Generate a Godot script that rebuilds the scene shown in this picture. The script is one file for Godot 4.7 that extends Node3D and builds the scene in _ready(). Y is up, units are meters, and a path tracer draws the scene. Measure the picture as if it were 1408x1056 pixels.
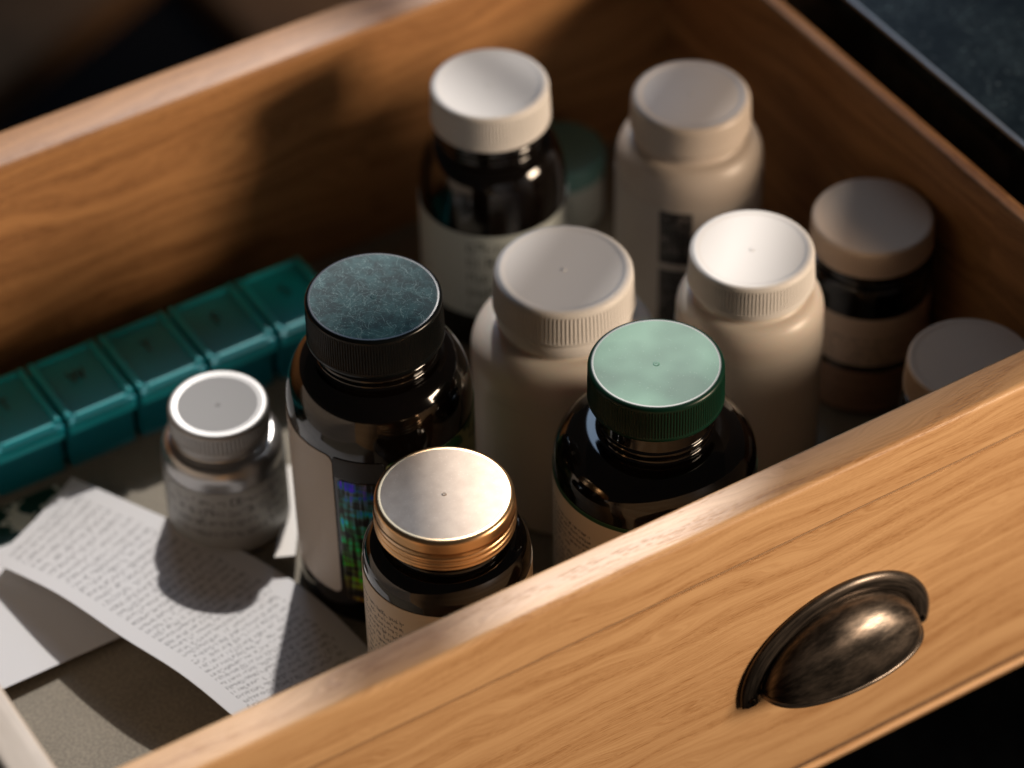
extends Node3D
# An open wooden drawer of supplement bottles. Units are metres; the drawer floor is y = 0, its front inner face z = 0, its left inner face x = 0.

const RAIL := 0.094            # height of the drawer's walls above its floor
const WIDE := 0.3575           # inner width
const BACK := -0.2512          # inner face of the back panel
const TOWARDS_VIEW := -0.5358  # angle round a bottle that faces the camera

var rng := RandomNumberGenerator.new()
var counts := {}


# ---------------------------------------------------------------- mesh builder
class Shape:
	var v := PackedVector3Array()
	var n := PackedVector3Array()
	var t := PackedVector2Array()
	var ix := PackedInt32Array()

	func tri(a: int, b: int, c: int) -> void:
		var f := (v[b] - v[a]).cross(v[c] - v[a])
		if f.length_squared() < 1e-24:
			return
		if f.dot(n[a] + n[b] + n[c]) > 0.0:
			ix.append_array([a, c, b])
		else:
			ix.append_array([a, b, c])

	func put(p: Vector3, normal: Vector3, uv: Vector2) -> int:
		v.append(p); n.append(normal); t.append(uv)
		return v.size() - 1

	func quad(a: Vector3, b: Vector3, c: Vector3, d: Vector3, normal: Vector3, uv0 := Vector2.ZERO, uv1 := Vector2.ONE) -> void:
		var i := put(a, normal, uv0)
		put(b, normal, Vector2(uv1.x, uv0.y)); put(c, normal, uv1); put(d, normal, Vector2(uv0.x, uv1.y))
		tri(i, i + 1, i + 2); tri(i, i + 2, i + 3)

	# a sheet of points p[row][column] with smooth normals; side = +1 or -1 turns them
	func sheet(rows: Array, uvs: Array, side := 1.0) -> void:
		var h: int = rows.size()
		var w: int = rows[0].size()
		var first := v.size()
		for j in h:
			for i in w:
				var du: Vector3 = rows[j][mini(i + 1, w - 1)] - rows[j][maxi(i - 1, 0)]
				var dv: Vector3 = rows[mini(j + 1, h - 1)][i] - rows[maxi(j - 1, 0)][i]
				var nn := du.cross(dv) * side
				put(rows[j][i], nn.normalized() if nn.length_squared() > 1e-20 else Vector3.UP, uvs[j][i])
		for j in h - 1:
			for i in w - 1:
				var a := first + j * w + i
				tri(a, a + 1, a + w + 1); tri(a, a + w + 1, a + w)

	# profile of (radius, height) turned round the y axis; ribs grooves of the given depth run between heights low and high
	func lathe(profile: PackedVector2Array, segs := 72, ribs := 0, depth := 0.0, low := 0.0, high := 0.0, centre := Vector3.ZERO) -> void:
		var m := profile.size() - 1
		var ns := PackedVector2Array()
		var run := PackedFloat32Array([0.0])
		for i in m:
			var d := profile[i + 1] - profile[i]
			ns.append(Vector2(d.y, -d.x).normalized())
			run.append(run[i] + d.length())
		if ribs:
			segs = ribs * 4
		for i in m:
			var d2 := profile[i + 1] - profile[i]
			if d2.length_squared() < 1e-16:
				continue
			var na := ns[i]
			var nb := ns[i]
			if i > 0 and ns[i - 1].dot(ns[i]) > 0.75:
				na = (ns[i - 1] + ns[i]).normalized()
			if i < m - 1 and ns[i + 1].dot(ns[i]) > 0.75:
				nb = (ns[i + 1] + ns[i]).normalized()
			var first := v.size()
			for k in segs + 1:
				var a := TAU * k / segs
				var e := Vector3(sin(a), 0, cos(a))
				var ta := Vector3(cos(a), 0, -sin(a))
				for q in 2:
					var p := profile[i + q]
					var pn := na if q == 0 else nb
					var r := p.x
					var slope := 0.0
					if ribs and p.y > low - 1e-6 and p.y < high + 1e-6:
						var ph := a * ribs
						r -= depth * (0.5 - 0.5 * cos(ph))
						slope = -depth * 0.5 * ribs * sin(ph) / maxf(r, 1e-4)
					var nn := (e * pn.x - ta * slope * pn.x + Vector3.UP * pn.y).normalized()
					put(centre + e * r + Vector3.UP * p.y, nn, Vector2(float(k) / segs, run[i + q] / maxf(run[m], 1e-6)))
			for k in segs:
				var b := first + k * 2
				tri(b, b + 1, b + 3); tri(b, b + 3, b + 2)

	# a curved patch on a cylinder, from angle a0 to a1 and height y0 to y1, with rounded corners
	func patch(r: float, a0: float, a1: float, y0: float, y1: float, corner := 0.0, thick := 0.00025) -> void:
		var cols := maxi(8, int(absf(a1 - a0) * 24.0))
		var stops := PackedFloat32Array()
		var arc := (a1 - a0) * r
		for k in 7:
			stops.append(corner / arc * k / 6.0)
		for k in cols - 1:
			stops.append(corner / arc + (1.0 - 2.0 * corner / arc) * (k + 1) / cols)
		for k in 7:
			stops.append(1.0 - corner / arc * (6 - k) / 6.0)
		var rows := []
		var uvs := []
		for j in 9:
			var row := []
			var uvrow := []
			for s in stops:
				var near := minf(s, 1.0 - s) * arc
				var cut := 0.0
				if corner > 0.0 and near < corner:
					cut = corner - sqrt(maxf(0.0, corner * corner - (corner - near) ** 2))
				var lo := y0 + cut
				var hi := y1 - cut
				var y := lerpf(lo, hi, j / 8.0)
				var rr := r + (thick if j > 0 and j < 8 else 0.0)
				if j == 1: y = lo + 0.0001
				if j == 7: y = hi - 0.0001
				var a := a0 + (a1 - a0) * s
				row.append(Vector3(sin(a) * rr, y, cos(a) * rr))
				uvrow.append(Vector2(s, 1.0 - (y - y0) / (y1 - y0)))
			rows.append(row)
			uvs.append(uvrow)
		sheet(rows, uvs)

	# box with bevelled edges
	func block(c: Vector3, size: Vector3, bevel := 0.0008, uvscale := 10.0) -> void:
		var h := size / 2.0
		var b := minf(bevel, minf(h.x, minf(h.y, h.z)) * 0.9)
		var corner := func(s: Vector3, axis: int) -> Vector3:
			var p := Vector3(s.x * (h.x - b), s.y * (h.y - b), s.z * (h.z - b))
			p[axis] = s[axis] * h[axis]
			return c + p
		for axis in 3:
			for sg in [-1.0, 1.0]:
				var u := (axis + 1) % 3
				var w := (axis + 2) % 3
				var pts := []
				for q in [[-1, -1], [1, -1], [1, 1], [-1, 1]]:
					var s := Vector3.ZERO
					s[axis] = sg; s[u] = q[0]; s[w] = q[1]
					pts.append(corner.call(s, axis))
				var nn := Vector3.ZERO
				nn[axis] = sg
				quad(pts[0], pts[1], pts[2], pts[3], nn, Vector2.ZERO, Vector2(size[u], size[w]) * uvscale)
		for axis in 3:
			var u := (axis + 1) % 3
			var w := (axis + 2) % 3
			for su in [-1.0, 1.0]:
				for sw in [-1.0, 1.0]:
					var s0 := Vector3.ZERO
					s0[axis] = -1; s0[u] = su; s0[w] = sw
					var s1 := s0
					s1[axis] = 1
					var nn := Vector3.ZERO
					nn[u] = su; nn[w] = sw
					quad(corner.call(s0, u), corner.call(s1, u), corner.call(s1, w), corner.call(s0, w), nn.normalized())
		for sx in [-1.0, 1.0]:
			for sy in [-1.0, 1.0]:
				for sz in [-1.0, 1.0]:
					var s := Vector3(sx, sy, sz)
					var i := put(corner.call(s, 0), s.normalized(), Vector2.ZERO)
					put(corner.call(s, 1), s.normalized(), Vector2.ZERO); put(corner.call(s, 2), s.normalized(), Vector2.ZERO)
					tri(i, i + 1, i + 2)

	# closed outline in (across, up) drawn out along an axis from s0 to s1. place(across, up, along) gives the point
	func extrude(outline: PackedVector2Array, s0: float, s1: float, place: Callable, uv_long: float, uv_round: float, uv_at := Vector2.ZERO) -> void:
		var clean := PackedVector2Array()
		for p in outline:
			if clean.is_empty() or clean[clean.size() - 1].distance_to(p) > 1e-6:
				clean.append(p)
		outline = clean
		var m := outline.size()
		var area := 0.0
		for i in m:
			area += outline[i].cross(outline[(i + 1) % m])
		var ns := []
		var run := [0.0]
		for i in m:
			var d := outline[(i + 1) % m] - outline[i]
			ns.append(Vector2(d.y, -d.x).normalized() * signf(area))
			run.append(run[i] + d.length())
		var o: Vector3 = place.call(0.0, 0.0, 0.0)
		var ax: Vector3 = place.call(1.0, 0.0, 0.0) - o
		var ay: Vector3 = place.call(0.0, 1.0, 0.0) - o
		var al: Vector3 = place.call(0.0, 0.0, 1.0) - o
		for i in m:
			var na: Vector2 = ns[i]
			var nb: Vector2 = ns[i]
			var before: Vector2 = ns[(i - 1 + m) % m]
			var after: Vector2 = ns[(i + 1) % m]
			if before.dot(ns[i]) > 0.8: na = (before + ns[i]).normalized()
			if after.dot(ns[i]) > 0.8: nb = (after + ns[i]).normalized()
			var a := outline[i]
			var b := outline[(i + 1) % m]
			var at := put(place.call(a.x, a.y, s0), ax * na.x + ay * na.y, uv_at + Vector2(s0 * uv_long, run[i] * uv_round))
			put(place.call(a.x, a.y, s1), ax * na.x + ay * na.y, uv_at + Vector2(s1 * uv_long, run[i] * uv_round))
			put(place.call(b.x, b.y, s1), ax * nb.x + ay * nb.y, uv_at + Vector2(s1 * uv_long, run[i + 1] * uv_round))
			put(place.call(b.x, b.y, s0), ax * nb.x + ay * nb.y, uv_at + Vector2(s0 * uv_long, run[i + 1] * uv_round))
			tri(at, at + 1, at + 2); tri(at, at + 2, at + 3)
		var faces := Geometry2D.triangulate_polygon(outline)
		for s in [s0, s1]:
			var nn := al * (1.0 if s == maxf(s0, s1) else -1.0)
			for k in range(0, faces.size(), 3):
				var id := []
				for q in 3:
					var p := outline[faces[k + q]]
					id.append(put(place.call(p.x, p.y, s), nn, uv_at + Vector2(p.x * uv_long, p.y * uv_round)))
				tri(id[0], id[1], id[2])

	func mesh() -> ArrayMesh:
		var a := []
		a.resize(Mesh.ARRAY_MAX)
		a[Mesh.ARRAY_VERTEX] = v; a[Mesh.ARRAY_NORMAL] = n; a[Mesh.ARRAY_TEX_UV] = t; a[Mesh.ARRAY_INDEX] = ix
		var am := ArrayMesh.new()
		am.add_surface_from_arrays(Mesh.PRIMITIVE_TRIANGLES, a)
		return am


# ---------------------------------------------------------------- naming helpers
func thing(called: String, label: String, category: String, at := Vector3.ZERO, turn := 0.0, group := "") -> Node3D:
	var o := Node3D.new()
	o.position = at
	o.rotation.y = turn
	return enter(o, called, label, category, group)


func enter(o: Node3D, called: String, label: String, category: String, group := "") -> Node3D:
	var k: int = counts.get(called, 0)
	counts[called] = k + 1
	o.name = called if k == 0 else "%s_%03d" % [called, k]
	o.set_meta("label", label)
	o.set_meta("category", category)
	if group: o.set_meta("group", group)
	add_child(o, true)
	return o


func made(called: String, s: Shape, m: Material, at := Vector3.ZERO) -> MeshInstance3D:
	var o := MeshInstance3D.new()
	o.name = called
	o.mesh = s.mesh()
	o.material_override = m
	o.position = at
	return o


func part(called: String, s: Shape, m: Material, parent: Node3D, at := Vector3.ZERO) -> MeshInstance3D:
	var o := made(called, s, m, at)
	if parent.get_node_or_null(called):
		var k := 1
		while parent.get_node_or_null("%s_%03d" % [called, k]): k += 1
		o.name = "%s_%03d" % [called, k]
	parent.add_child(o, true)
	return o


func structure(called: String, s: Shape, m: Material) -> MeshInstance3D:
	var o := made(called, s, m)
	o.set_meta("kind", "structure")
	add_child(o, true)
	return o


# ---------------------------------------------------------------- textures and materials
func lin(r: float, g: float, b: float) -> Color:
	return Color(r, g, b).linear_to_srgb()


func mat(c: Color, rough: float, metal := 0.0, spec := 0.5) -> StandardMaterial3D:
	var m := StandardMaterial3D.new()
	m.albedo_color = c
	m.roughness = rough
	m.metallic = metal
	m.metallic_specular = spec
	return m


func noise(sd: int, octaves := 3) -> FastNoiseLite:
	var f := FastNoiseLite.new()
	f.seed = sd
	f.frequency = 1.0
	f.noise_type = FastNoiseLite.TYPE_SIMPLEX_SMOOTH
	f.fractal_type = FastNoiseLite.FRACTAL_FBM if octaves > 1 else FastNoiseLite.FRACTAL_NONE
	f.fractal_octaves = octaves
	return f


func image_texture(w: int, h: int, data: PackedByteArray) -> ImageTexture:
	return ImageTexture.create_from_image(Image.create_from_data(w, h, false, Image.FORMAT_RGB8, data))


# oak boards: w x h pixels over long x high millimetres, grain along x. Gives [colour, relief]
func wood(w: int, h: int, long: float, high: float, sd: int, light: Color, dark: Color, figure := 1.0) -> Array:
	var big := noise(sd, 2)
	var mid := noise(sd + 1, 2)
	var fine := noise(sd + 2, 2)
	var pore := noise(sd + 3, 1)
	var data := PackedByteArray()
	data.resize(w * h * 3)
	var relief := PackedByteArray()
	relief.resize(w * h * 3)
	var at := 0
	for j in h:
		var y := j * high / h
		for i in w:
			var x := i * long / w
			var d := y + big.get_noise_2d(x * 0.006, y * 0.02) * 26.0 * figure + mid.get_noise_2d(x * 0.02, y * 0.09) * 2.2
			var band := mid.get_noise_2d(x * 0.0035 + 9.0, d * 0.13)
			var ring := pow(fposmod(d / 6.5 + band * 0.7, 1.0), 3.0)
			var k := ring * (1.0 - smoothstep(0.88, 1.0, ring)) * smoothstep(-0.25, 0.45, big.get_noise_2d(x * 0.009 + 70.0, y * 0.05))
			var f := fine.get_noise_2d(x * 0.03, d * 1.7)
			var p := pore.get_noise_2d(x * 0.13, y * 4.2)
			var hole := smoothstep(0.30, 0.60, p) * smoothstep(-0.3, 0.5, band + 0.4 * k)
			var shade := clampf(0.30 + band * 0.50 + k * 0.30 + f * 0.42 + hole * 0.45, 0.0, 1.2)
			var c := light.lerp(dark, shade)
			data[at] = clampi(int(c.r * 255.0), 0, 255)
			data[at + 1] = clampi(int(c.g * 255.0), 0, 255)
			data[at + 2] = clampi(int(c.b * 255.0), 0, 255)
			var z := clampi(int(200.0 - hole * 150.0 + f * 45.0 - k * 20.0), 0, 255)
			relief[at] = z
			relief[at + 1] = z
			relief[at + 2] = z
			at += 3
	return [image_texture(w, h, data), image_texture(w, h, relief)]


func wood_material(maps: Array, rough := 0.42, tint := Color.WHITE) -> StandardMaterial3D:
	var m := mat(tint, rough)
	m.albedo_texture = maps[0]
	m.heightmap_enabled = true
	m.heightmap_texture = maps[1]
	m.heightmap_scale = 0.010
	m.metallic_specular = 0.4
	m.clearcoat_enabled = true
	m.clearcoat = 0.12
	m.clearcoat_roughness = 0.45
	return m


# grey patches: colour at each pixel runs from a to b with the noise
func mottled(size: int, a: Color, b: Color, sd: int, freqs: Array, sharp := 1.0, stretch := 1.0) -> ImageTexture:
	var ns := []
	for k in freqs.size():
		ns.append(noise(sd + k, 3))
	var data := PackedByteArray()
	data.resize(size * size * 3)
	var at := 0
	for j in size:
		for i in size:
			var q := 0.0
			for k in freqs.size():
				q += ns[k].get_noise_2d(i * freqs[k] / size, j * freqs[k] * stretch / size) / (k + 1.0)
			var c := a.lerp(b, clampf(0.5 + q * sharp, 0.0, 1.0))
			data[at] = int(c.r * 255.0)
			data[at + 1] = int(c.g * 255.0)
			data[at + 2] = int(c.b * 255.0)
			at += 3
	return image_texture(size, size, data)


# one print-like mark of a small illegible letter, cw x ch pixels
func glyph(im: Image, x: int, y: int, cw: int, ch: int, ink: Color) -> void:
	var s := maxi(1, ch / 7)
	if rng.randf() < 0.75: im.fill_rect(Rect2i(x, y, s, ch), ink)
	if rng.randf() < 0.45: im.fill_rect(Rect2i(x + cw - s, y + (ch / 2 if rng.randf() < 0.4 else 0), s, ch / 2 if rng.randf() < 0.5 else ch), ink)
	for k in 3:
		if rng.randf() < 0.42: im.fill_rect(Rect2i(x, y + k * (ch - s) / 2, cw, s), ink)


# lines of small print inside the box; returns nothing, draws on im
func print_block(im: Image, box: Rect2i, ch: int, gap: int, ink: Color, ragged := 0.25, para := 0.16) -> void:
	var cw := maxi(2, int(ch * 0.62))
	var y := box.position.y
	while y + ch < box.end.y:
		var last := rng.randf() < para
		var stop := box.position.x + int(box.size.x * (rng.randf_range(0.25, 0.75) if last else 1.0 - rng.randf() * ragged * 0.35))
		var x := box.position.x
		while x < stop:
			var word := rng.randi_range(2, 9)
			for k in word:
				if x + cw > box.end.x: break
				var lift := 0 if rng.randf() < 0.25 else int(ch * 0.3)
				glyph(im, x, y + lift, cw, ch - lift, ink)
				x += cw + maxi(1, ch / 5)
			x += cw / 2 + 1
		y += ch + gap
		if last and rng.randf() < 0.5:
			y += gap


func sheet_of(w: int, h: int, paper: Color) -> Image:
	var im := Image.create_empty(w, h, false, Image.FORMAT_RGB8)
	im.fill(paper)
	return im


func printed(im: Image, rough := 0.6, metal := 0.0) -> StandardMaterial3D:
	var m := mat(Color.WHITE, rough, metal)
	m.albedo_texture = ImageTexture.create_from_image(im)
	return m


# thin scratches and dust specks over a ground colour
func scratched(size: int, ground: ImageTexture, ink: Color, lines: int, specks: int, sd: int, reach := 0.12, thick := 1) -> ImageTexture:
	var im := ground.get_image()
	rng.seed = sd
	for k in lines:
		var p := Vector2(rng.randf(), rng.randf()) * size
		var a := rng.randf() * TAU
		var bend := rng.randf_range(-0.04, 0.04)
		var strength := rng.randf() ** 2.0
		for s in int(rng.randf() * reach * size):
			p += Vector2(cos(a), sin(a))
			a += bend
			if p.x < 0 or p.y < 0 or p.x >= size or p.y >= size: break
			for w in thick:
				var at := Vector2i(mini(int(p.x) + w, size - 1), int(p.y))
				im.set_pixelv(at, im.get_pixelv(at).lerp(ink, strength * rng.randf_range(0.4, 1.0)))
	for k in specks:
		var q := Vector2i(rng.randi() % (size - 3), rng.randi() % (size - 3))
		im.fill_rect(Rect2i(q, Vector2i.ONE * rng.randi_range(1, thick + 1)), im.get_pixelv(q).lerp(ink, rng.randf()))
	return ImageTexture.create_from_image(im)


# ---------------------------------------------------------------- bottles
func arc(profile: PackedVector2Array, c: Vector2, rx: float, ry: float, from: float, to: float, steps := 8) -> void:
	for k in steps + 1:
		var a := deg_to_rad(lerpf(from, to, float(k) / steps))
		profile.append(c + Vector2(cos(a) * rx, sin(a) * ry))


# body with a domed shoulder: neck radius rn down to y_top, full radius from y_full down
func body_shape(r: float, rn: float, y_neck: float, y_top: float, y_full: float, ring := 0.0) -> Shape:
	var p := PackedVector2Array()
	p.append(Vector2(0.0, 0.0012))
	p.append(Vector2(r * 0.72, 0.0012))
	p.append(Vector2(r * 0.80, 0.0))
	arc(p, Vector2(r - 0.003, 0.003), 0.003, 0.003, -90, 0, 6)
	p.append(Vector2(r, y_full * 0.5))
	arc(p, Vector2(rn + 0.0012, y_full), r - rn - 0.0012, y_top - y_full, 0, 84, 16)
	arc(p, Vector2(rn + 0.0012, y_top + 0.0012), 0.0012, 0.0012, 270, 180, 4)
	if ring > 0.0:
		var y := y_top + 0.0022
		p.append(Vector2(rn, y))
		arc(p, Vector2(rn, y + 0.0012), ring, 0.0012, -80, 80, 6)
		p.append(Vector2(rn, y + 0.0026))
	p.append(Vector2(rn, y_neck))
	var s := Shape.new()
	s.lathe(p, 96)
	return s


# side and rim of a cap (radius r, from y0 up to y1); ribs round the side unless 0; beads adds rolled rings
func cap_shape(r: float, y0: float, y1: float, ribs: int, rim := 0.0016, beads := 0, flare := 0.02, flush := false) -> Shape:
	var p := PackedVector2Array()
	var h := y1 - y0
	var low := y0 + h * 0.13
	var high := y1 - rim - 0.0008
	p.append(Vector2(r * 0.86, y0 + 0.0003))
	p.append(Vector2(r * (1.0 - flare * 0.0) - 0.0004, y0))
	p.append(Vector2(r, y0 + 0.0005))
	if beads:
		for k in beads:
			var yb := y0 + h * (0.10 + 0.20 * k)
			p.append(Vector2(r * 0.985, yb))
			arc(p, Vector2(r * 0.985, yb + h * 0.08), r * 0.022, h * 0.08, -80, 80, 6)
		p.append(Vector2(r * 0.985, y0 + h * (0.12 + 0.20 * beads)))
		p.append(Vector2(r, y0 + h * (0.2 + 0.20 * beads)))
	else:
		p.append(Vector2(r, low - 0.0003))
		p.append(Vector2(r * 0.995, low))
	var top_r := r * (1.0 - flare)
	p.append(Vector2(lerpf(r, top_r, 0.5), lerpf(low, high, 0.5)))
	p.append(Vector2(top_r, high))
	arc(p, Vector2(top_r - rim, y1 - rim), rim, rim, 0, 90, 6)
	p.append(Vector2(top_r - rim - 0.0005, y1))
	if not flush:
		p.append(Vector2(top_r - rim - 0.0009, y1 - 0.00005))
		p.append(Vector2(top_r - rim - 0.0014, y1 - 0.00017))
		p.append(Vector2(top_r - rim - 0.0019, y1 - 0.0002))
	var s := Shape.new()
	s.lathe(p, 120, ribs, 0.00040 if ribs else 0.0, low, high)
	return s


func cap_top_shape(r: float, y: float, dome := 0.0) -> Shape:
	var rows := []
	var uvs := []
	for j in 9:
		var row := []
		var uvrow := []
		for k in 73:
			var a := TAU * k / 72.0
			var q := r * j / 8.0
			row.append(Vector3(sin(a) * q, y + dome * (1.0 - (q / r) ** 2), cos(a) * q))
			uvrow.append(Vector2(0.5 + sin(a) * q / r * 0.49, 0.5 + cos(a) * q / r * 0.49))
		rows.append(row)
		uvs.append(uvrow)
	var s := Shape.new()
	s.sheet(rows, uvs, -1.0)
	return s


func nub_shape(y: float, r := 0.0009) -> Shape:
	var p := PackedVector2Array([Vector2(r * 1.3, y), Vector2(r * 0.8, y + 0.00016), Vector2(r * 0.4, y + 0.0001), Vector2(0.0, y + 0.00006)])
	var s := Shape.new()
	s.lathe(p, 20)
	return s


# b: at, h, r, rn, cap (radius), cap_h, top (y_top), full (y_full), ribs, rim, beads, ring, dome, glass, cap_m, top_m
func bottle(called: String, label: String, category: String, b: Dictionary) -> Node3D:
	var t := thing(called, label, category, Vector3(b.at.x, 0.0002, b.at.y), b.get("turn", 0.0))
	if b.has("lean"):
		t.rotation.z = b.lean
	part("body", body_shape(b.r, b.rn, b.h - 0.003, b.top, b.full, b.get("ring", 0.0)), b.glass, t)
	var flare: float = b.get("flare", 0.02)
	var rim: float = b.get("rim", 0.0016)
	var c := part("cap", cap_shape(b.cap, b.h - b.cap_h, b.h, b.get("ribs", 130), rim, b.get("beads", 0), flare, b.has("flush")), b.cap_m, t)
	var dip := 0.0 if b.has("flush") else 0.0002
	var rt: float = b.cap * (1.0 - flare) - rim - (0.0004 if b.has("flush") else 0.0018)
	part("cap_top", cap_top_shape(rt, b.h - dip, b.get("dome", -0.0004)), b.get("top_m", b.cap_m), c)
	part("moulding_mark", nub_shape(b.h - dip + b.get("dome", -0.0004), b.get("nub", 0.0008)), b.get("top_m", b.cap_m), c)
	if b.has("skirt"):
		var p := PackedVector2Array()
		var y: float = b.h - b.cap_h
		p.append(Vector2(b.cap * 0.8, y - b.skirt)); p.append(Vector2(b.cap * 0.93, y - b.skirt))
		arc(p, Vector2(b.cap * 0.945, y - b.skirt * 0.55), b.cap * 0.02, b.skirt * 0.42, -85, 85, 6)
		p.append(Vector2(b.cap * 0.93, y - 0.0006)); p.append(Vector2(b.cap * 0.8, y - 0.0006))
		var s := Shape.new()
		s.lathe(p, 96)
		part("seal_ring", s, b.cap_m, c)
	return t


func label_patch(parent: Node3D, r: float, from: float, to: float, y0: float, y1: float, m: Material, called := "label", corner := 0.0015, thick := 0.0002) -> MeshInstance3D:
	var s := Shape.new()
	s.patch(r, TOWARDS_VIEW + deg_to_rad(from), TOWARDS_VIEW + deg_to_rad(to), y0, y1, corner, thick)
	return part(called, s, m, parent)


# ---------------------------------------------------------------- the scene
func _ready() -> void:
	rng.seed = 7
	camera_and_light()
	surroundings()
	drawer()
	pill_organizer()
	papers()
	bottles()


const AIM := Vector3(0.2, 0.094, -0.1)
const TO_SUN := Vector3(0.395, 0.72, -0.568)


func camera_and_light() -> void:
	var cam := Camera3D.new()
	cam.name = "camera"
	cam.keep_aspect = Camera3D.KEEP_HEIGHT
	var att := CameraAttributesPhysical.new()
	att.frustum_focal_length = 100.34
	att.frustum_focus_distance = 0.955
	att.exposure_aperture = 5.0
	att.frustum_near = 0.05
	att.frustum_far = 60.0
	cam.attributes = att
	cam.fov = 13.64
	cam.near = 0.05
	cam.far = 60.0
	cam.transform = Transform3D(Basis(Vector3(0.850469, -0.019191, 0.525675), Vector3(0.3696, 0.732885, -0.571205), Vector3(-0.374298, 0.680081, 0.630389)), Vector3(-0.181, 0.754, 0.541))
	add_child(cam)
	cam.current = true
	var e := Environment.new()
	e.background_mode = Environment.BG_COLOR
	e.background_color = Color(0.15, 0.143, 0.135)
	e.tonemap_mode = Environment.TONE_MAPPER_LINEAR
	e.tonemap_exposure = 1.0
	e.sdfgi_enabled = true
	e.ssao_enabled = true
	e.ssil_enabled = true
	var we := WorldEnvironment.new()
	we.name = "environment"
	we.environment = e
	add_child(we)
	# low sun that comes in through a window behind the drawer
	var sun := SpotLight3D.new()
	sun.name = "sunlight"
	sun.light_color = Color(1.0, 0.97, 0.94)
	sun.light_energy = 9.5
	sun.light_size = 0.040
	sun.spot_range = 8.0
	sun.spot_attenuation = 2.0
	sun.spot_angle = 11.0
	sun.spot_angle_attenuation = 0.3
	sun.shadow_enabled = true
	add_child(sun)
	sun.look_at_from_position(AIM + TO_SUN.normalized() * 3.0, AIM)
	area("window_light", AIM + Vector3(0.37, 0.68, -0.63).normalized() * 1.7, Vector2(0.7, 0.8), Color(0.76, 0.87, 1.0), 0.55)
	area("room_light", Vector3(1.12, 0.45, 0.86), Vector2(0.40, 0.36), Color(1.0, 0.89, 0.77), 2.3)


func area(called: String, at: Vector3, size: Vector2, c: Color, energy: float) -> void:
	var l := AreaLight3D.new()
	l.name = called
	l.area_size = size
	l.light_color = c
	l.light_energy = energy
	l.area_range = 8.0
	l.area_attenuation = 2.0
	l.shadow_enabled = true
	add_child(l)
	l.look_at_from_position(at, AIM)


func beam(parent: Node3D, called: String, p1: Vector2, p2: Vector2, width: float, m: Material) -> void:
	# an unseen bar added in the sun's way so that its shade lies from p1 to p2 at rail height
	var sun := AIM + TO_SUN.normalized() * 3.0
	var k := 0.3
	var a := Vector3(p1.x, RAIL, p1.y).lerp(sun, k)
	var b := Vector3(p2.x, RAIL, p2.y).lerp(sun, k)
	var x := (b - a).normalized()
	var y := x.cross(TO_SUN).normalized()
	var s := Shape.new()
	s.block(Vector3.ZERO, Vector3((b - a).length(), width * (1.0 - k), 0.012), 0.002)
	var o := part(called, s, m, parent)
	o.transform = Transform3D(Basis(x, y, x.cross(y)), (a + b) / 2.0)


func surroundings() -> void:
	var s := Shape.new()
	s.quad(Vector3(-6, -0.55, -6), Vector3(6, -0.55, -6), Vector3(6, -0.55, 6), Vector3(-6, -0.55, 6), Vector3.UP)
	structure("floor", s, mat(lin(0.008, 0.008, 0.009), 0.8, 0.0, 0.2))
	var planks := wood(512, 128, 500, 150, 91, lin(0.24, 0.125, 0.058), lin(0.12, 0.062, 0.03))
	var pm := wood_material(planks, 0.6)
	var data := [[Vector3(0.24, -0.535, -1.165), 0.42, "blurred grey-brown plank in shade behind the drawer, at the upper left corner"], [Vector3(0.92, -0.535, -1.22), -1.55, "blurred reddish brown plank lying behind the middle of the back panel"]]
	for d in data:
		var b := Shape.new()
		b.block(Vector3.ZERO, Vector3(1.2, 0.03, 0.30) if d[1] > 0 else Vector3(0.7, 0.03, 0.74), 0.003, 2.0)
		var o := made("plank", b, pm, d[0])
		o.rotation.y = d[1]
		enter(o, "wooden_plank", d[2], "plank")
	# unseen bars and a wide panel added to shade chosen parts of the drawer
	var f := Node3D.new()
	f.name = "light_blockers"
	f.set_meta("kind", "structure")
	add_child(f)
	var fm := mat(lin(0.10, 0.09, 0.08), 0.6)
	beam(f, "shade_bar", Vector2(0.60, -0.340), Vector2(0.180, -0.080), 0.050, fm)
	beam(f, "shade_bar", Vector2(0.143, -0.088), Vector2(0.070, 0.065), 0.050, fm)
	beam(f, "shade_bar", Vector2(0.222, -0.40), Vector2(0.262, -0.15), 0.028, fm)
	beam(f, "shade_panel", Vector2(0.851, -0.173), Vector2(0.381, 0.344), 0.70, fm)
	counter()


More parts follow.
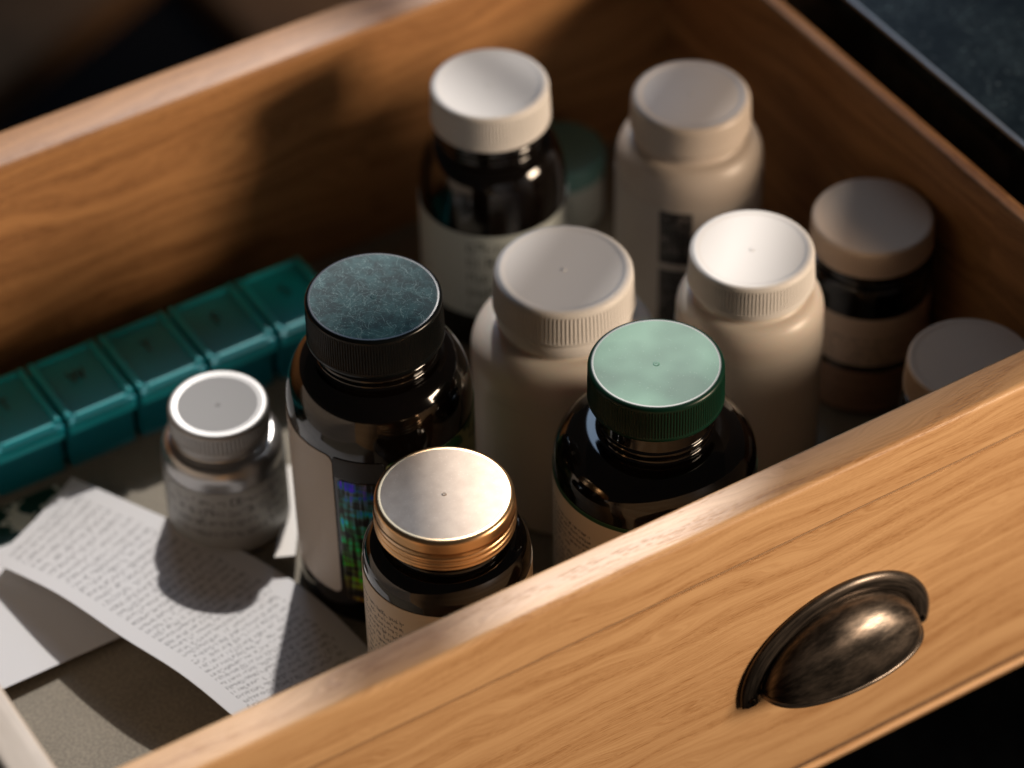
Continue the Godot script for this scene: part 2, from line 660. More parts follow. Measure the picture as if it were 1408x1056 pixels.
func counter() -> void:
	var t := thing("countertop", "black speckled countertop edge right of the drawer, with a bright strip added as its edge highlight", "countertop", Vector3(0.3800, -0.0068, 0))
	var ground := mottled(512, lin(0.004, 0.008, 0.010), lin(0.026, 0.042, 0.050), 31, [5.0, 40.0], 1.2)
	var tex := scratched(512, ground, lin(0.20, 0.25, 0.27), 420, 1500, 5, 0.04, 2)
	var m := mat(Color.WHITE, 0.36, 0.0, 0.30)
	m.albedo_texture = tex
	m.uv1_triplanar = true
	m.uv1_scale = Vector3(7, 7, 7)
	m.heightmap_enabled = true
	m.heightmap_texture = tex
	m.heightmap_scale = 0.01
	var o := PackedVector2Array()
	o.append(Vector2(0.35, 0.094)); o.append(Vector2(0.0025, 0.094))
	arc(o, Vector2(0.0025, 0.0965), 0.0025, 0.0025, 270, 180, 4)
	arc(o, Vector2(0.0018, 0.1022), 0.0018, 0.0018, 180, 90, 7)
	o.append(Vector2(0.35, 0.104))
	var s := Shape.new()
	s.extrude(o, -0.42, -0.001, func(a, b, c): return Vector3(a, b, c), 6.0, 6.0)
	part("slab", s, m, t)
	var glint_bead := Shape.new()
	var bead := PackedVector2Array()
	arc(bead, Vector2(0.0006, 0.1036), 0.0009, 0.0009, 0, 330, 11)
	glint_bead.extrude(bead, -0.4195, -0.0014, func(a, b, c): return Vector3(a, b, c), 6.0, 6.0)
	part("edge_glint", glint_bead, mat(lin(0.60, 0.61, 0.62), 0.40, 0.8), t)  # bright metal strip added to stand in for the edge highlight
	var b := Shape.new()
	b.block(Vector3(0.1785, -0.228, -0.2105), Vector3(0.343, 0.643, 0.419), 0.0015, 3.0)
	var m2 := mat(Color.WHITE, 0.5)
	m2.albedo_texture = mottled(256, lin(0.016, 0.017, 0.018), lin(0.085, 0.085, 0.088), 44, [4.0, 30.0], 1.2)
	part("side_panel", b, m2, t)


func drawer() -> void:
	var t := thing("drawer", "open oak drawer holding the bottles, with a bronze cup pull on its front", "drawer")
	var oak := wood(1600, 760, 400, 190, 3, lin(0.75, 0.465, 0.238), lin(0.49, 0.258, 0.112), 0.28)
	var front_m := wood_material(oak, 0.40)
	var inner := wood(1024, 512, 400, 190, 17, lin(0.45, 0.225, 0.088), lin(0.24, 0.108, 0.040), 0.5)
	var inner_m := wood_material(inner, 0.48)
	# front board: outline in (z, y), drawn out along x
	var o := PackedVector2Array()
	var y1 := RAIL
	var y0 := RAIL - 0.1362
	var z1 := 0.0138
	o.append(Vector2(0, y0))
	o.append(Vector2(z1 - 0.0035, y0))
	arc(o, Vector2(z1 - 0.0035, y0 + 0.002), 0.002, 0.002, -90, 0, 4)
	o.append(Vector2(z1 - 0.0004, y0 + 0.0045))
	o.append(Vector2(z1 - 0.0010, y0 + 0.0052))
	o.append(Vector2(z1 - 0.0026, y0 + 0.0056))
	o.append(Vector2(z1 - 0.0026, y0 + 0.0096))
	o.append(Vector2(z1 - 0.0003, y0 + 0.0100))
	o.append(Vector2(z1, y0 + 0.0106))
	o.append(Vector2(z1, y1 - 0.0203))
	o.append(Vector2(z1 - 0.0007, y1 - 0.0201))
	o.append(Vector2(z1 - 0.0007, y1 - 0.0189))
	o.append(Vector2(z1, y1 - 0.0187))
	arc(o, Vector2(z1 - 0.0022, y1 - 0.0022), 0.0021, 0.0022, 0, 90, 6)
	arc(o, Vector2(0.0012, y1 - 0.0012), 0.0012, 0.0012, 90, 180, 4)
	var s := Shape.new()
	s.extrude(o, -0.02, 0.372, func(a, b, c): return Vector3(c, b, a), 2.5, 5.26, Vector2(0.1, 0.0))
	var front := part("front_panel", s, front_m, t)
	# back board with a thin raised strip along its top inner edge
	o = PackedVector2Array()
	o.append(Vector2(BACK, -0.03)); o.append(Vector2(BACK, RAIL - 0.009))
	o.append(Vector2(BACK + 0.0008, RAIL - 0.0082))
	arc(o, Vector2(BACK - 0.0007, RAIL - 0.0015), 0.0015, 0.0015, 0, 90, 4)
	arc(o, Vector2(BACK - 0.0155, RAIL - 0.0015), 0.0015, 0.0015, 90, 180, 4)
	o.append(Vector2(BACK - 0.017, -0.03))
	s = Shape.new()
	s.extrude(o, -0.014, 0.365, func(a, b, c): return Vector3(c, b, a), 2.5, 5.26, Vector2(0.42, 0.31))
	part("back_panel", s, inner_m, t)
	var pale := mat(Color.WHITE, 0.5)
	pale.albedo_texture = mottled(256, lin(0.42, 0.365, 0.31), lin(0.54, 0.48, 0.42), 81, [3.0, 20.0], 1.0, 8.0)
	for side in [[-0.0125, 0.0, "side_panel"], [WIDE + 0.0008, WIDE + 0.0068, "side_panel"]]:
		o = PackedVector2Array()
		var x0: float = side[0]
		var x1: float = side[1]
		var yt := RAIL - 0.0003
		o.append(Vector2(x0, -0.03)); o.append(Vector2(x1, -0.03))
		arc(o, Vector2(x1 - 0.0016, yt - 0.0016), 0.0016, 0.0016, 0, 90, 5)
		arc(o, Vector2(x0 + 0.0016, yt - 0.0016), 0.0016, 0.0016, 90, 180, 5)
		s = Shape.new()
		s.extrude(o, BACK - 0.0004, 0.0004, func(a, b, c): return Vector3(a, b, c), 2.5, 5.26, Vector2(0.15, 0.1 if x0 < 0 else 0.55))
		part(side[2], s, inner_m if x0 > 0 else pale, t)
	var liner := mat(Color.WHITE, 0.75)
	liner.albedo_texture = mottled(512, lin(0.19, 0.165, 0.125), lin(0.27, 0.235, 0.18), 61, [70.0, 150.0, 5.0], 1.0)
	liner.uv1_triplanar = true
	liner.uv1_scale = Vector3(9, 9, 9)
	liner.heightmap_enabled = true
	liner.heightmap_texture = liner.albedo_texture
	liner.heightmap_scale = 0.03
	s = Shape.new()
	s.block(Vector3(WIDE / 2, -0.004, BACK / 2), Vector3(WIDE + 0.001, 0.008, -BACK + 0.0006), 0.0002)
	part("drawer_liner", s, liner, t)
	var groove_shade := mat(lin(0.10, 0.05, 0.022), 0.7)  # dark strips laid in both grooves paint their shadow lines
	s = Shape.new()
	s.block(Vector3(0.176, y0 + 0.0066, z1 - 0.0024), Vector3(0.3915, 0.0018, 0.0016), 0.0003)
	part("groove_shadow", s, groove_shade, front)
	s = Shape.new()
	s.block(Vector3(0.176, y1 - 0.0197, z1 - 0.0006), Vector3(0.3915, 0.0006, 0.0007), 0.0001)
	part("groove_shadow", s, mat(lin(0.40, 0.24, 0.12), 0.7), front)
	pull(front, Vector3(0.2455, 0.0152, z1))


func pull(parent: Node3D, at: Vector3) -> void:
	var tex := mottled(512, lin(0.050, 0.043, 0.038), lin(0.22, 0.18, 0.15), 71, [3.5, 16.0], 0.8)
	var bronze := mat(Color.WHITE, 0.30, 0.82)
	bronze.albedo_texture = tex
	bronze.roughness_texture = mottled(256, Color(0.75, 0.75, 0.75), Color(1, 1, 1), 75, [6.0, 40.0], 1.0)
	bronze.roughness = 0.38
	var hw := 0.0288
	var hh := 0.0242
	var out := 0.0150
	var rows := []
	var uvs := []
	for j in 25:
		var row := []
		var uvrow := []
		var v := j / 24.0
		for i in 41:
			var u := i / 40.0
			# u runs along the arch from left foot to right foot, v from the plate out to the rim
			var a := PI * (1.0 - u)
			var b := v * PI / 2.0
			row.append(Vector3(cos(a) * hw, sin(a) * hh * cos(b), 0.002 + out * sin(b) * pow(sin(a), 0.72)))
			uvrow.append(Vector2(u, v))
		rows.append(row)
		uvs.append(uvrow)
	var s := Shape.new()
	s.sheet(rows, uvs, -1.0)
	# the inner wall, a millimetre behind, and the lip that joins them
	var inner := []
	for j in 25:
		var row := []
		for i in 41:
			var p: Vector3 = rows[j][i]
			row.append(Vector3(p.x * 0.965, p.y * 0.95, 0.001 + p.z * 0.93))
		inner.append(row)
	s.sheet(inner, uvs, 1.0)
	s.sheet([rows[24], inner[24]], [uvs[24], uvs[24]], -1.0)
	var o := part("cup_pull", s, bronze, parent, at)
	# rolled rim along the open edge
	var path := []
	for i in 41:
		path.append(rows[24][i] + Vector3(0, 0.0002, -0.0004))
	part("rim", tube(path, 0.0010), bronze, o)
	# arched flange against the wood
	var fr := []
	var fu := []
	var edge := [[0.0, 0.0002], [0.0, 0.0020], [0.35, 0.0027], [0.75, 0.0024], [1.0, 0.0015], [1.0, 0.0002]]
	for e in edge:
		var row := []
		var uvrow := []
		for i in 61:
			var a := PI * (1.045 - 1.09 * i / 60.0)
			var k: float = 0.0066 * e[0]
			row.append(Vector3(cos(a) * (hw + 0.0002 + k), sin(a) * (hh - 0.0006 + k), e[1]))
			uvrow.append(Vector2(i / 60.0, e[0]))
		fr.append(row)
		fu.append(uvrow)
	var fs := Shape.new()
	fs.sheet(fr, fu, -1.0)
	for i in [0, 60]:
		var c: Vector3 = (fr[0][i] + fr[5][i]) / 2.0
		for k in 5:
			var q := fs.put(c, Vector3(0, -1, 0), Vector2.ZERO)
			fs.put(fr[k][i], Vector3(0, -1, 0), Vector2.ZERO); fs.put(fr[k + 1][i], Vector3(0, -1, 0), Vector2.ZERO)
			fs.tri(q, q + 1, q + 2)
	part("flange", fs, bronze, o)
	for sx in [-1.0, 1.0]:
		var p := PackedVector2Array([Vector2(0.0011, 0.0), Vector2(0.0010, 0.0005), Vector2(0.0006, 0.0008), Vector2(0.0, 0.0009)])
		var ps := Shape.new()
		ps.lathe(p, 16)
		var sc := part("screw", ps, mat(lin(0.03, 0.025, 0.02), 0.4, 1.0), o, Vector3(sx * (hw + 0.0036), -0.0008, 0.0026))
		sc.rotation.x = PI / 2


func tube(path: Array, r: float) -> Shape:
	var rows := []
	var uvs := []
	for j in 9:
		var row := []
		var uvrow := []
		var b := TAU * j / 8.0
		for i in path.size():
			var d: Vector3 = (path[mini(i + 1, path.size() - 1)] - path[maxi(i - 1, 0)]).normalized()
			var x := d.cross(Vector3(0.1, 1, 0.2)).normalized()
			var y := x.cross(d)
			row.append(path[i] + (x * cos(b) + y * sin(b)) * r)
			uvrow.append(Vector2(float(i) / path.size(), j / 8.0))
		rows.append(row)
		uvs.append(uvrow)
	var s := Shape.new()
	s.sheet(rows, uvs, 1.0)
	return s


func pill_organizer() -> void:
	var t := thing("pill_organizer", "teal translucent seven-day pill organizer with closed lids along the back wall", "pill box", Vector3(0.0065, 0.0003, -0.2315))
	var teal := mat(Color(lin(0.0, 0.17, 0.22), 0.68), 0.34)  # tray colour darkened to stand in for shade below the lids
	teal.transparency = BaseMaterial3D.TRANSPARENCY_ALPHA
	var lid_m := mat(Color(lin(0.0, 0.46, 0.54), 0.50), 0.34)
	lid_m.transparency = BaseMaterial3D.TRANSPARENCY_ALPHA
	var rim_m := mat(Color(lin(0.0, 0.50, 0.56), 0.72), 0.40)
	rim_m.transparency = BaseMaterial3D.TRANSPARENCY_ALPHA
	var ink := mat(lin(0.004, 0.03, 0.035), 0.5)
	var font := SystemFont.new()
	font.font_names = PackedStringArray(["Droid Sans"])
	var pitch := 0.0266
	var days := ["S", "M", "T", "W", "T", "F", "S"]
	for k in 7:
		var x := pitch * (k + 0.5)
		var w := pitch - 0.0024
		var b := Shape.new()
		var d := 0.0290
		var hgt := 0.0205
		b.block(Vector3(x, 0.0008, d / 2), Vector3(w, 0.0016, d), 0.0006)
		b.block(Vector3(x, hgt / 2 + 0.0008, d - 0.0007), Vector3(w, hgt - 0.0018, 0.0014), 0.0005)
		b.block(Vector3(x, hgt / 2 + 0.0008, 0.0007), Vector3(w, hgt - 0.0018, 0.0014), 0.0005)
		for sx in [-1, 1]:
			b.block(Vector3(x + sx * (w / 2 - 0.0007), hgt / 2 + 0.0008, d / 2), Vector3(0.0014, hgt - 0.0018, d - 0.0030), 0.0005)
		var tray := part("compartment", b, teal, t)
		if k > 0:
			var j := Shape.new()
			j.block(Vector3(pitch * k, 0.0165, d / 2), Vector3(0.0022, 0.0022, d - 0.006), 0.0004)
			part("joint", j, teal, tray)
		var l := Shape.new()
		l.block(Vector3(x, 0.0235, 0.0168), Vector3(w + 0.0006, 0.0016, 0.0338), 0.0007)
		var lr := Shape.new()
		lr.block(Vector3(x, 0.0205, 0.0326), Vector3(w + 0.0004, 0.0038, 0.0018), 0.0007)
		for sx in [-1, 1]:
			lr.block(Vector3(x + sx * (w / 2 - 0.0008), 0.0250, 0.0160), Vector3(0.0022, 0.0016, 0.0310), 0.0007)
		for sz in [0.0022, 0.0318]:
			lr.block(Vector3(x, 0.0250, sz), Vector3(w - 0.0046, 0.0016, 0.0022), 0.0007)
		var lid := part("lid", l, lid_m, t)
		part("lid_rim", lr, rim_m, lid)
		var tm := TextMesh.new()
		tm.text = days[k]
		tm.font = font
		tm.font_size = 32
		tm.pixel_size = 0.00023
		tm.depth = 0.0003
		var q := MeshInstance3D.new()
		q.name = "day_letter"
		q.mesh = tm
		q.material_override = ink
		q.position = Vector3(x, 0.0246, 0.0135)
		q.rotation.x = -PI / 2
		lid.add_child(q, true)
	var card := sheet_of(128, 96, Color(0.82, 0.86, 0.84))
	print_block(card, Rect2i(10, 10, 108, 80), 9, 7, Color(0.25, 0.42, 0.42))
	var st := Shape.new()
	st.block(Vector3(pitch * 2.5, 0.0105, 0.0272), Vector3(0.0185, 0.0125, 0.0003), 0.0001, 1.0)
	part("sticker", st, printed(card, 0.6), t)
	for p in [[4, 0.005, 0.019, "white round tablet inside a right-hand compartment of the teal pill organizer"], [2, -0.003, 0.016, "white round tablet inside the compartment with the pale sticker"]]:
		var s := Shape.new()
		var pr := PackedVector2Array([Vector2(0, 0), Vector2(0.0035, 0.0006)])
		arc(pr, Vector2(0.004, 0.0022), 0.0008, 0.0016, -80, 80, 6)
		pr.append(Vector2(0.0035, 0.0038)); pr.append(Vector2(0, 0.0044))
		s.lathe(pr, 32)
		var o := made("tablet", s, mat(lin(0.75, 0.73, 0.7), 0.6), Vector3(0.0065 + pitch * (p[0] + 0.5) + p[1], 0.0022, -0.2315 + p[2]))
		enter(o, "tablet", p[3], "tablet")


func spline(pts: Array, u: float) -> Vector3:
	var f := u * (pts.size() - 1)
	var i := mini(int(f), pts.size() - 2)
	var a: Vector3 = pts[maxi(i - 1, 0)]
	var d: Vector3 = pts[mini(i + 2, pts.size() - 1)]
	return pts[i].cubic_interpolate(pts[i + 1], a, d, f - i)


# a sheet of paper with a thickness, between two edges given as lists of points
func paper_shape(upper: Array, lower: Array, sag := 0.0, thick := 0.00016) -> Shape:
	var top := []
	var under := []
	var uvs := []
	for j in 17:
		var row := []
		var low := []
		var uvrow := []
		for i in 49:
			var u := i / 48.0
			var v := j / 16.0
			var p := spline(lower, u).lerp(spline(upper, u), v) + Vector3.UP * sag * sin(v * PI)
			row.append(p)
			low.append(p - Vector3.UP * thick)
			uvrow.append(Vector2(u, v))
		top.append(row); under.append(low); uvs.append(uvrow)
	var s := Shape.new()
	s.sheet(top, uvs, 1.0)
	s.sheet(under, uvs, -1.0)
	for e in [0, 16]:
		s.sheet([top[e], under[e]], [uvs[e], uvs[e]], 1.0 if e == 0 else -1.0)
	for e in [0, 48]:
		var a := []
		var b := []
		var ua := []
		for j in 17:
			a.append(top[j][e]); b.append(under[j][e]); ua.append(uvs[j][e])
		s.sheet([a, b], [ua, ua], -1.0 if e == 0 else 1.0)
	return s


func papers() -> void:
	# the long information leaflet: print runs across its width
	rng.seed = 21
	var im := sheet_of(760, 1536, Color(0.79, 0.785, 0.79))
	print_block(im, Rect2i(90, 110, 580, 1400), 20, 13, Color(0.20, 0.19, 0.20), 0.06, 0.03)
	im.rotate_90(CLOCKWISE)
	var m := printed(im, 0.62)
	m.backlight_enabled = true
	m.backlight = Color(0.25, 0.24, 0.22)
	var upper := [Vector3(0.0835, 0.0060, -0.1932), Vector3(0.1000, 0.0050, -0.1630), Vector3(0.1155, 0.0050, -0.1330), Vector3(0.1248, 0.0050, -0.1050), Vector3(0.1290, 0.0040, -0.0770), Vector3(0.1310, 0.0030, -0.0440)]
	var lower := [Vector3(0.0430, 0.0095, -0.1690), Vector3(0.0520, 0.0180, -0.1370), Vector3(0.0605, 0.0205, -0.1060), Vector3(0.0685, 0.0200, -0.0840), Vector3(0.0745, 0.0175, -0.0640), Vector3(0.0810, 0.0130, -0.0400)]
	var o := made("leaflet", paper_shape(upper, lower, -0.0015), m)
	enter(o, "leaflet", "long curled white leaflet of dense small print in front of the small silver bottle", "leaflet")
	# plain sheet under it
	var im2 := sheet_of(512, 384, Color(0.80, 0.80, 0.81))
	rng.seed = 4
	im2.fill_rect(Rect2i(60, 250, 200, 3), Color(0.62, 0.62, 0.62))
	im2.fill_rect(Rect2i(60, 300, 150, 2), Color(0.68, 0.68, 0.68))
	o = made("sheet", paper_shape([Vector3(0.002, 0.004, -0.180), Vector3(0.04, 0.003, -0.180), Vector3(0.0800, 0.002, -0.178)], [Vector3(0.002, 0.0042, -0.1212), Vector3(0.04, 0.0036, -0.1218), Vector3(0.0780, 0.0026, -0.1226)]), printed(im2, 0.6))
	enter(o, "paper_sheet", "nearly blank white sheet lying under the curled leaflet by the left wall", "paper")
	# printed card by the pill box
	var im3 := sheet_of(256, 128, Color(0.80, 0.81, 0.76))
	var leafy := noise(88, 3)
	for j in 128:
		for i in 256:
			if j > 26 and leafy.get_noise_2d(i * 0.018, j * 0.018) > -0.02:
				im3.set_pixel(i, j, Color(0.02, 0.20, 0.15))
	o = made("card", paper_shape([Vector3(0.030, 0.0014, -0.1975), Vector3(0.055, 0.0014, -0.1975), Vector3(0.079, 0.0014, -0.1975)], [Vector3(0.030, 0.0014, -0.168), Vector3(0.055, 0.0014, -0.168), Vector3(0.079, 0.0014, -0.168)], 0.0, 0.0005), printed(im3, 0.5))
	enter(o, "printed_card", "card with a dark green leafy print half under the leaflet, by the pill organizer", "card")
	# narrow folded strip between the silver and the black bottle
	o = made("strip", paper_shape([Vector3(0.1500, 0.0010, -0.163), Vector3(0.1400, 0.0030, -0.140), Vector3(0.1270, 0.0100, -0.1175)], [Vector3(0.1440, 0.0020, -0.166), Vector3(0.1345, 0.0040, -0.142), Vector3(0.1205, 0.0110, -0.1195)]), mat(Color(0.86, 0.84, 0.81), 0.6))
	enter(o, "paper_strip", "narrow plain white paper strip between the silver bottle and the black-capped bottle", "paper")


func bottles() -> void:
	var dark := mat(lin(0.0030, 0.0019, 0.0014), 0.09)
	dark.clearcoat_enabled = true
	dark.clearcoat = 0.35
	dark.clearcoat_roughness = 0.05
	var soft := mat(lin(0.66, 0.59, 0.52), 0.36)
	soft.subsurf_scatter_enabled = true
	soft.subsurf_scatter_strength = 0.15
	var white := mat(lin(0.72, 0.70, 0.68), 0.44, 0.0, 0.38)
	white.heightmap_enabled = true
	white.heightmap_texture = mottled(256, Color(0.4, 0.4, 0.4), Color(0.6, 0.6, 0.6), 12, [40.0, 90.0], 1.0)
	white.heightmap_scale = 0.006
	var tan := mat(lin(0.58, 0.445, 0.34), 0.5, 0.0, 0.3)
	var beige := mat(lin(0.50, 0.43, 0.37), 0.38)

	# 1. dark bottle under the black cap
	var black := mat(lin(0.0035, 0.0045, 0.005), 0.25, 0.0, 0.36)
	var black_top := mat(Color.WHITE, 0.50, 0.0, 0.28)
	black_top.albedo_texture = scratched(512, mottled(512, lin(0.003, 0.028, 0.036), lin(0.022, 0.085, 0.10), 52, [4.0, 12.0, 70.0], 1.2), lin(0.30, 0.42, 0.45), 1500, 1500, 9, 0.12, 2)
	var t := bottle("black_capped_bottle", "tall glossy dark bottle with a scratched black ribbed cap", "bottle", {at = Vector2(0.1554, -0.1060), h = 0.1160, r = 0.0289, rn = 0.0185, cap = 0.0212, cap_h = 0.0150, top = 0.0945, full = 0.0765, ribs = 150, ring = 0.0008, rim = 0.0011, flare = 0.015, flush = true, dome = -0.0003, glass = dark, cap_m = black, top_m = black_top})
	label_patch(t, 0.0290, -92, -30, 0.013, 0.0735, mat(lin(0.50, 0.45, 0.40), 0.5), "blank_label", 0.003)
	rng.seed = 33
	var holo := sheet_of(96, 256, Color(0.16, 0.15, 0.13))
	var streak := noise(35, 2)
	for j in 256:
		for i in 96:
			var q := streak.get_noise_2d(i * 0.11, j * 0.008)
			var bar := streak.get_noise_2d(i * 0.012 + 30.0, j * 0.05)
			var hue := fposmod(0.60 - 0.54 * j / 256.0 + q * 0.22 + bar * 0.10, 1.0)
			holo.set_pixel(i, j, Color.from_hsv(hue, clampf(0.55 + bar * 0.8, 0.1, 0.95), clampf(0.42 + q * 0.6 + bar * 0.6, 0.05, 0.9)))
	label_patch(t, 0.0290, -27, 2, 0.012, 0.0645, printed(holo, 0.30, 0.35), "hologram_strip", 0.001)
	label_patch(t, 0.02905, -29.5, 3, 0.0652, 0.0736, mat(lin(0.006, 0.006, 0.007), 0.5), "black_label", 0.001)
	var leaf := sheet_of(256, 256, Color(0.45, 0.47, 0.33))
	var ln := noise(18, 3)
	for j in 256:
		for i in 256:
			var q := ln.get_noise_2d(i * 0.016, j * 0.016)
			if q > 0.02: leaf.set_pixel(i, j, Color(0.05, 0.17 + q * 0.4, 0.10))
	label_patch(t, 0.0290, 4, 120, 0.013, 0.0735, printed(leaf, 0.4), "picture_label", 0.002)

	# 2. dark bottle under the green cap
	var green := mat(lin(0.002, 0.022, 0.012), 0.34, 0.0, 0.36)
	var green_top_sheen := mat(Color.WHITE, 0.48, 0.0, 0.38)
	green_top_sheen.albedo_texture = scratched(512, mottled(512, lin(0.035, 0.135, 0.09), lin(0.13, 0.31, 0.225), 57, [1.1], 1.25), lin(0.5, 0.66, 0.58), 40, 500, 15, 0.03)  # pale sheen of the lit top painted into the colour, under dust specks
	t = bottle("green_capped_bottle", "wide glossy dark bottle with a shiny green cap against the drawer front", "bottle", {at = Vector2(0.2166, -0.0440), h = 0.1060, r = 0.0312, rn = 0.0172, cap = 0.0208, cap_h = 0.0133, top = 0.0805, full = 0.0690, ribs = 140, ring = 0.0009, rim = 0.0013, flare = 0.01, flush = true, dome = -0.0005, glass = dark, cap_m = green, top_m = green_top_sheen})
	rng.seed = 41
	var g := sheet_of(1024, 256, Color(0.80, 0.75, 0.68))
	g.fill_rect(Rect2i(0, 0, 1024, 7), Color(0.03, 0.25, 0.13))
	print_block(g, Rect2i(260, 40, 130, 210), 6, 5, Color(0.10, 0.09, 0.09), 0.1, 0.1)
	label_patch(t, 0.0313, -170, 170, 0.010, 0.0655, printed(g, 0.5), "label", 0.0)

	# 3. dark bottle under the gold cap
	var gold := mat(lin(0.78, 0.50, 0.27), 0.30, 1.0)
	var gold_top := mat(Color.WHITE, 0.58, 0.85)
	gold_top.albedo_texture = scratched(512, mottled(512, lin(0.58, 0.47, 0.38), lin(0.66, 0.55, 0.45), 77, [6.0, 80.0], 0.8), lin(0.95, 0.9, 0.85), 20, 900, 19, 0.02)
	t = bottle("gold_capped_bottle", "dark bottle with a gold metal screw cap, nearest the leaflet end", "bottle", {at = Vector2(0.1428, -0.0450), h = 0.0900, r = 0.0253, rn = 0.0180, cap = 0.0211, cap_h = 0.0112, top = 0.0740, full = 0.0665, ribs = 0, beads = 2, rim = 0.0015, flare = 0.015, flush = true, dome = -0.0004, ring = 0.0006, nub = 0.0006, glass = dark, cap_m = gold, top_m = gold_top})
	rng.seed = 43
	g = sheet_of(1024, 256, Color(0.82, 0.76, 0.67))
	print_block(g, Rect2i(250, 26, 170, 225), 7, 5, Color(0.12, 0.10, 0.09), 0.1, 0.1)
	label_patch(t, 0.0254, -170, 170, 0.008, 0.0640, printed(g, 0.5), "label", 0.0)

	# 4. small silver bottle
	var steel := mat(lin(0.36, 0.352, 0.34), 0.50, 0.85)
	var steel_top := mat(lin(0.25, 0.245, 0.24), 0.6, 0.2, 0.3)
	t = bottle("silver_bottle", "small silver bottle with a knurled silver cap beside the leaflet", "bottle", {at = Vector2(0.1213, -0.1530), h = 0.0520, r = 0.0198, rn = 0.0150, cap = 0.0164, cap_h = 0.0085, top = 0.0395, full = 0.0340, ribs = 72, rim = 0.0013, flare = 0.01, ring = 0.0010, skirt = 0.0025, nub = 0.0006, glass = mat(lin(0.46, 0.45, 0.44), 0.30, 0.9), cap_m = steel, top_m = steel_top})
	rng.seed = 47
	g = sheet_of(1024, 220, Color(0.62, 0.62, 0.61))
	print_block(g, Rect2i(20, 20, 980, 190), 24, 14, Color(0.03, 0.035, 0.05), 0.2, 0.1)
	label_patch(t, 0.0199, -175, 175, 0.004, 0.0305, printed(g, 0.46, 0.2), "label", 0.0)

	# 5. large white bottle in the middle
	t = bottle("large_white_bottle", "large matte white bottle with a wide ribbed grey-white cap, in the middle of the drawer", "bottle", {at = Vector2(0.2257, -0.1102), h = 0.0910, r = 0.0302, rn = 0.0200, cap = 0.0229, cap_h = 0.0135, top = 0.0700, full = 0.0585, ribs = 108, rim = 0.0020, flare = 0.03, skirt = 0.0055, glass = soft, cap_m = white})
	g = sheet_of(512, 256, Color(0.83, 0.79, 0.74))
	rng.seed = 51
	print_block(g, Rect2i(210, 40, 130, 200), 10, 7, Color(0.42, 0.36, 0.32), 0.2, 0.2)
	label_patch(t, 0.0303, -60, 130, 0.006, 0.0540, printed(g, 0.42), "label", 0.002, 0.00012)

	# 6. bright white bottle
	var bright := white.duplicate()
	t = bottle("bright_white_bottle", "slim white bottle with a sunlit white ribbed cap behind the green cap", "bottle", {at = Vector2(0.2790, -0.0830), h = 0.0940, r = 0.0238, rn = 0.0178, cap = 0.0204, cap_h = 0.0120, top = 0.0775, full = 0.0695, ribs = 108, rim = 0.0017, flare = 0.025, skirt = 0.0016, glass = soft, cap_m = bright})

	g = sheet_of(256, 128, Color(0.81, 0.775, 0.735))
	label_patch(t, 0.0239, -150, 150, 0.006, 0.0640, printed(g, 0.46), "label", 0.0, 0.00015)

	# 7. dark bottle with a tan cap at the right wall
	t = bottle("tan_capped_bottle", "short dark bottle with a beige cap and brown label against the right wall", "bottle", {at = Vector2(0.3373, -0.0958), h = 0.0720, r = 0.0208, rn = 0.0176, cap = 0.0205, cap_h = 0.0105, top = 0.0560, full = 0.0500, ribs = 120, rim = 0.0014, flare = 0.015, glass = dark, cap_m = tan})
	rng.seed = 53
	g = sheet_of(512, 128, Color(0.86, 0.76, 0.66))
	print_block(g, Rect2i(10, 50, 490, 74), 11, 8, Color(0.25, 0.18, 0.15), 0.2, 0.2)
	label_patch(t, 0.0209, -170, 170, 0.0235, 0.0440, printed(g, 0.5), "label", 0.0)
	g = sheet_of(512, 128, Color(0.60, 0.47, 0.38))
	print_block(g, Rect2i(10, 20, 490, 100), 12, 14, Color(0.14, 0.10, 0.09), 0.2, 0.2)
	label_patch(t, 0.0209, -170, 170, 0.0025, 0.0205, printed(g, 0.5), "lower_label", 0.0)

	# 8. white bottle in the far corner
	t = bottle("far_white_bottle", "white bottle with a plain domed cap and upright black print, in the far right corner", "bottle", {at = Vector2(0.3072, -0.1592), h = 0.0940, r = 0.0250, rn = 0.0185, cap = 0.0205, cap_h = 0.0115, top = 0.0780, full = 0.0680, ribs = 0, rim = 0.0020, flare = 0.02, dome = 0.0006, glass = beige, cap_m = beige})
	g = sheet_of(512, 256, Color(0.74, 0.70, 0.66))
	rng.seed = 55
	g.fill_rect(Rect2i(188, 6, 66, 108), Color(0.14, 0.13, 0.13))
	g.fill_rect(Rect2i(188, 126, 58, 118), Color(0.17, 0.16, 0.16))
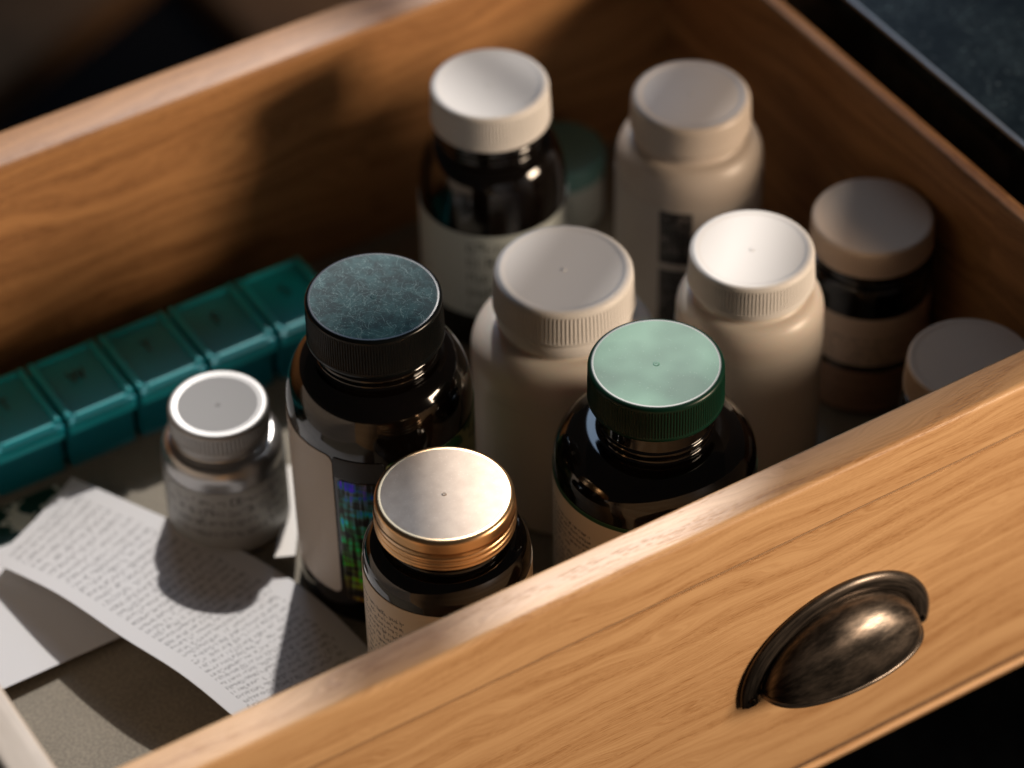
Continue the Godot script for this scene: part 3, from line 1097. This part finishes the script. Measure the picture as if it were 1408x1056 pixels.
	print_block(g, Rect2i(192, 10, 62, 104), 17, 5, Color(0.62, 0.58, 0.55), 0.0, 0.0)
	print_block(g, Rect2i(192, 130, 50, 112), 17, 5, Color(0.62, 0.58, 0.55), 0.0, 0.0)
	label_patch(t, 0.0251, -100, 100, 0.010, 0.0640, printed(g, 0.45), "label", 0.0015)

	# 9. tall dark bottle with the white cap at the back
	t = bottle("white_capped_bottle", "dark brown bottle with a tall white ribbed cap and pale label, at the back", "bottle", {at = Vector2(0.2508, -0.1957), h = 0.0990, r = 0.0254, rn = 0.0170, cap = 0.0203, cap_h = 0.0140, top = 0.0760, full = 0.0560, ribs = 110, rim = 0.0017, flare = 0.02, ring = 0.0006, glass = dark, cap_m = white})
	rng.seed = 57
	g = sheet_of(1024, 256, Color(0.76, 0.79, 0.78))
	print_block(g, Rect2i(440, 20, 130, 220), 32, 14, Color(0.06, 0.08, 0.10), 0.3, 0.2)
	g.fill_rect(Rect2i(540, 30, 40, 200), Color(0.45, 0.52, 0.52))
	print_block(g, Rect2i(600, 20, 130, 220), 28, 12, Color(0.08, 0.10, 0.12), 0.3, 0.2)
	label_patch(t, 0.0255, -150, 150, 0.017, 0.0530, printed(g, 0.4), "label", 0.0)

	# 10. bottle half hidden behind the front board at the right
	bottle("half_hidden_bottle", "beige-capped bottle half hidden behind the drawer front at the right", "bottle", {at = Vector2(0.3270, -0.0290), h = 0.0640, r = 0.0218, rn = 0.0180, cap = 0.0209, cap_h = 0.0110, top = 0.0490, full = 0.0430, ribs = 110, rim = 0.0012, flare = 0.03, dome = 0.0, glass = dark, cap_m = tan})

	# 11. small jar in the shade behind the white-capped bottle
	var frost := mat(lin(0.10, 0.22, 0.20), 0.4)
	bottle("green_lidded_jar", "small jar with a dull green lid in shade behind the white-capped dark bottle", "jar", {at = Vector2(0.2975, -0.2270), h = 0.0300, r = 0.0158, rn = 0.0140, cap = 0.0165, cap_h = 0.0085, top = 0.0205, full = 0.0185, ribs = 0, rim = 0.0014, flare = 0.01, glass = mat(lin(0.42, 0.44, 0.40), 0.3), cap_m = frost})
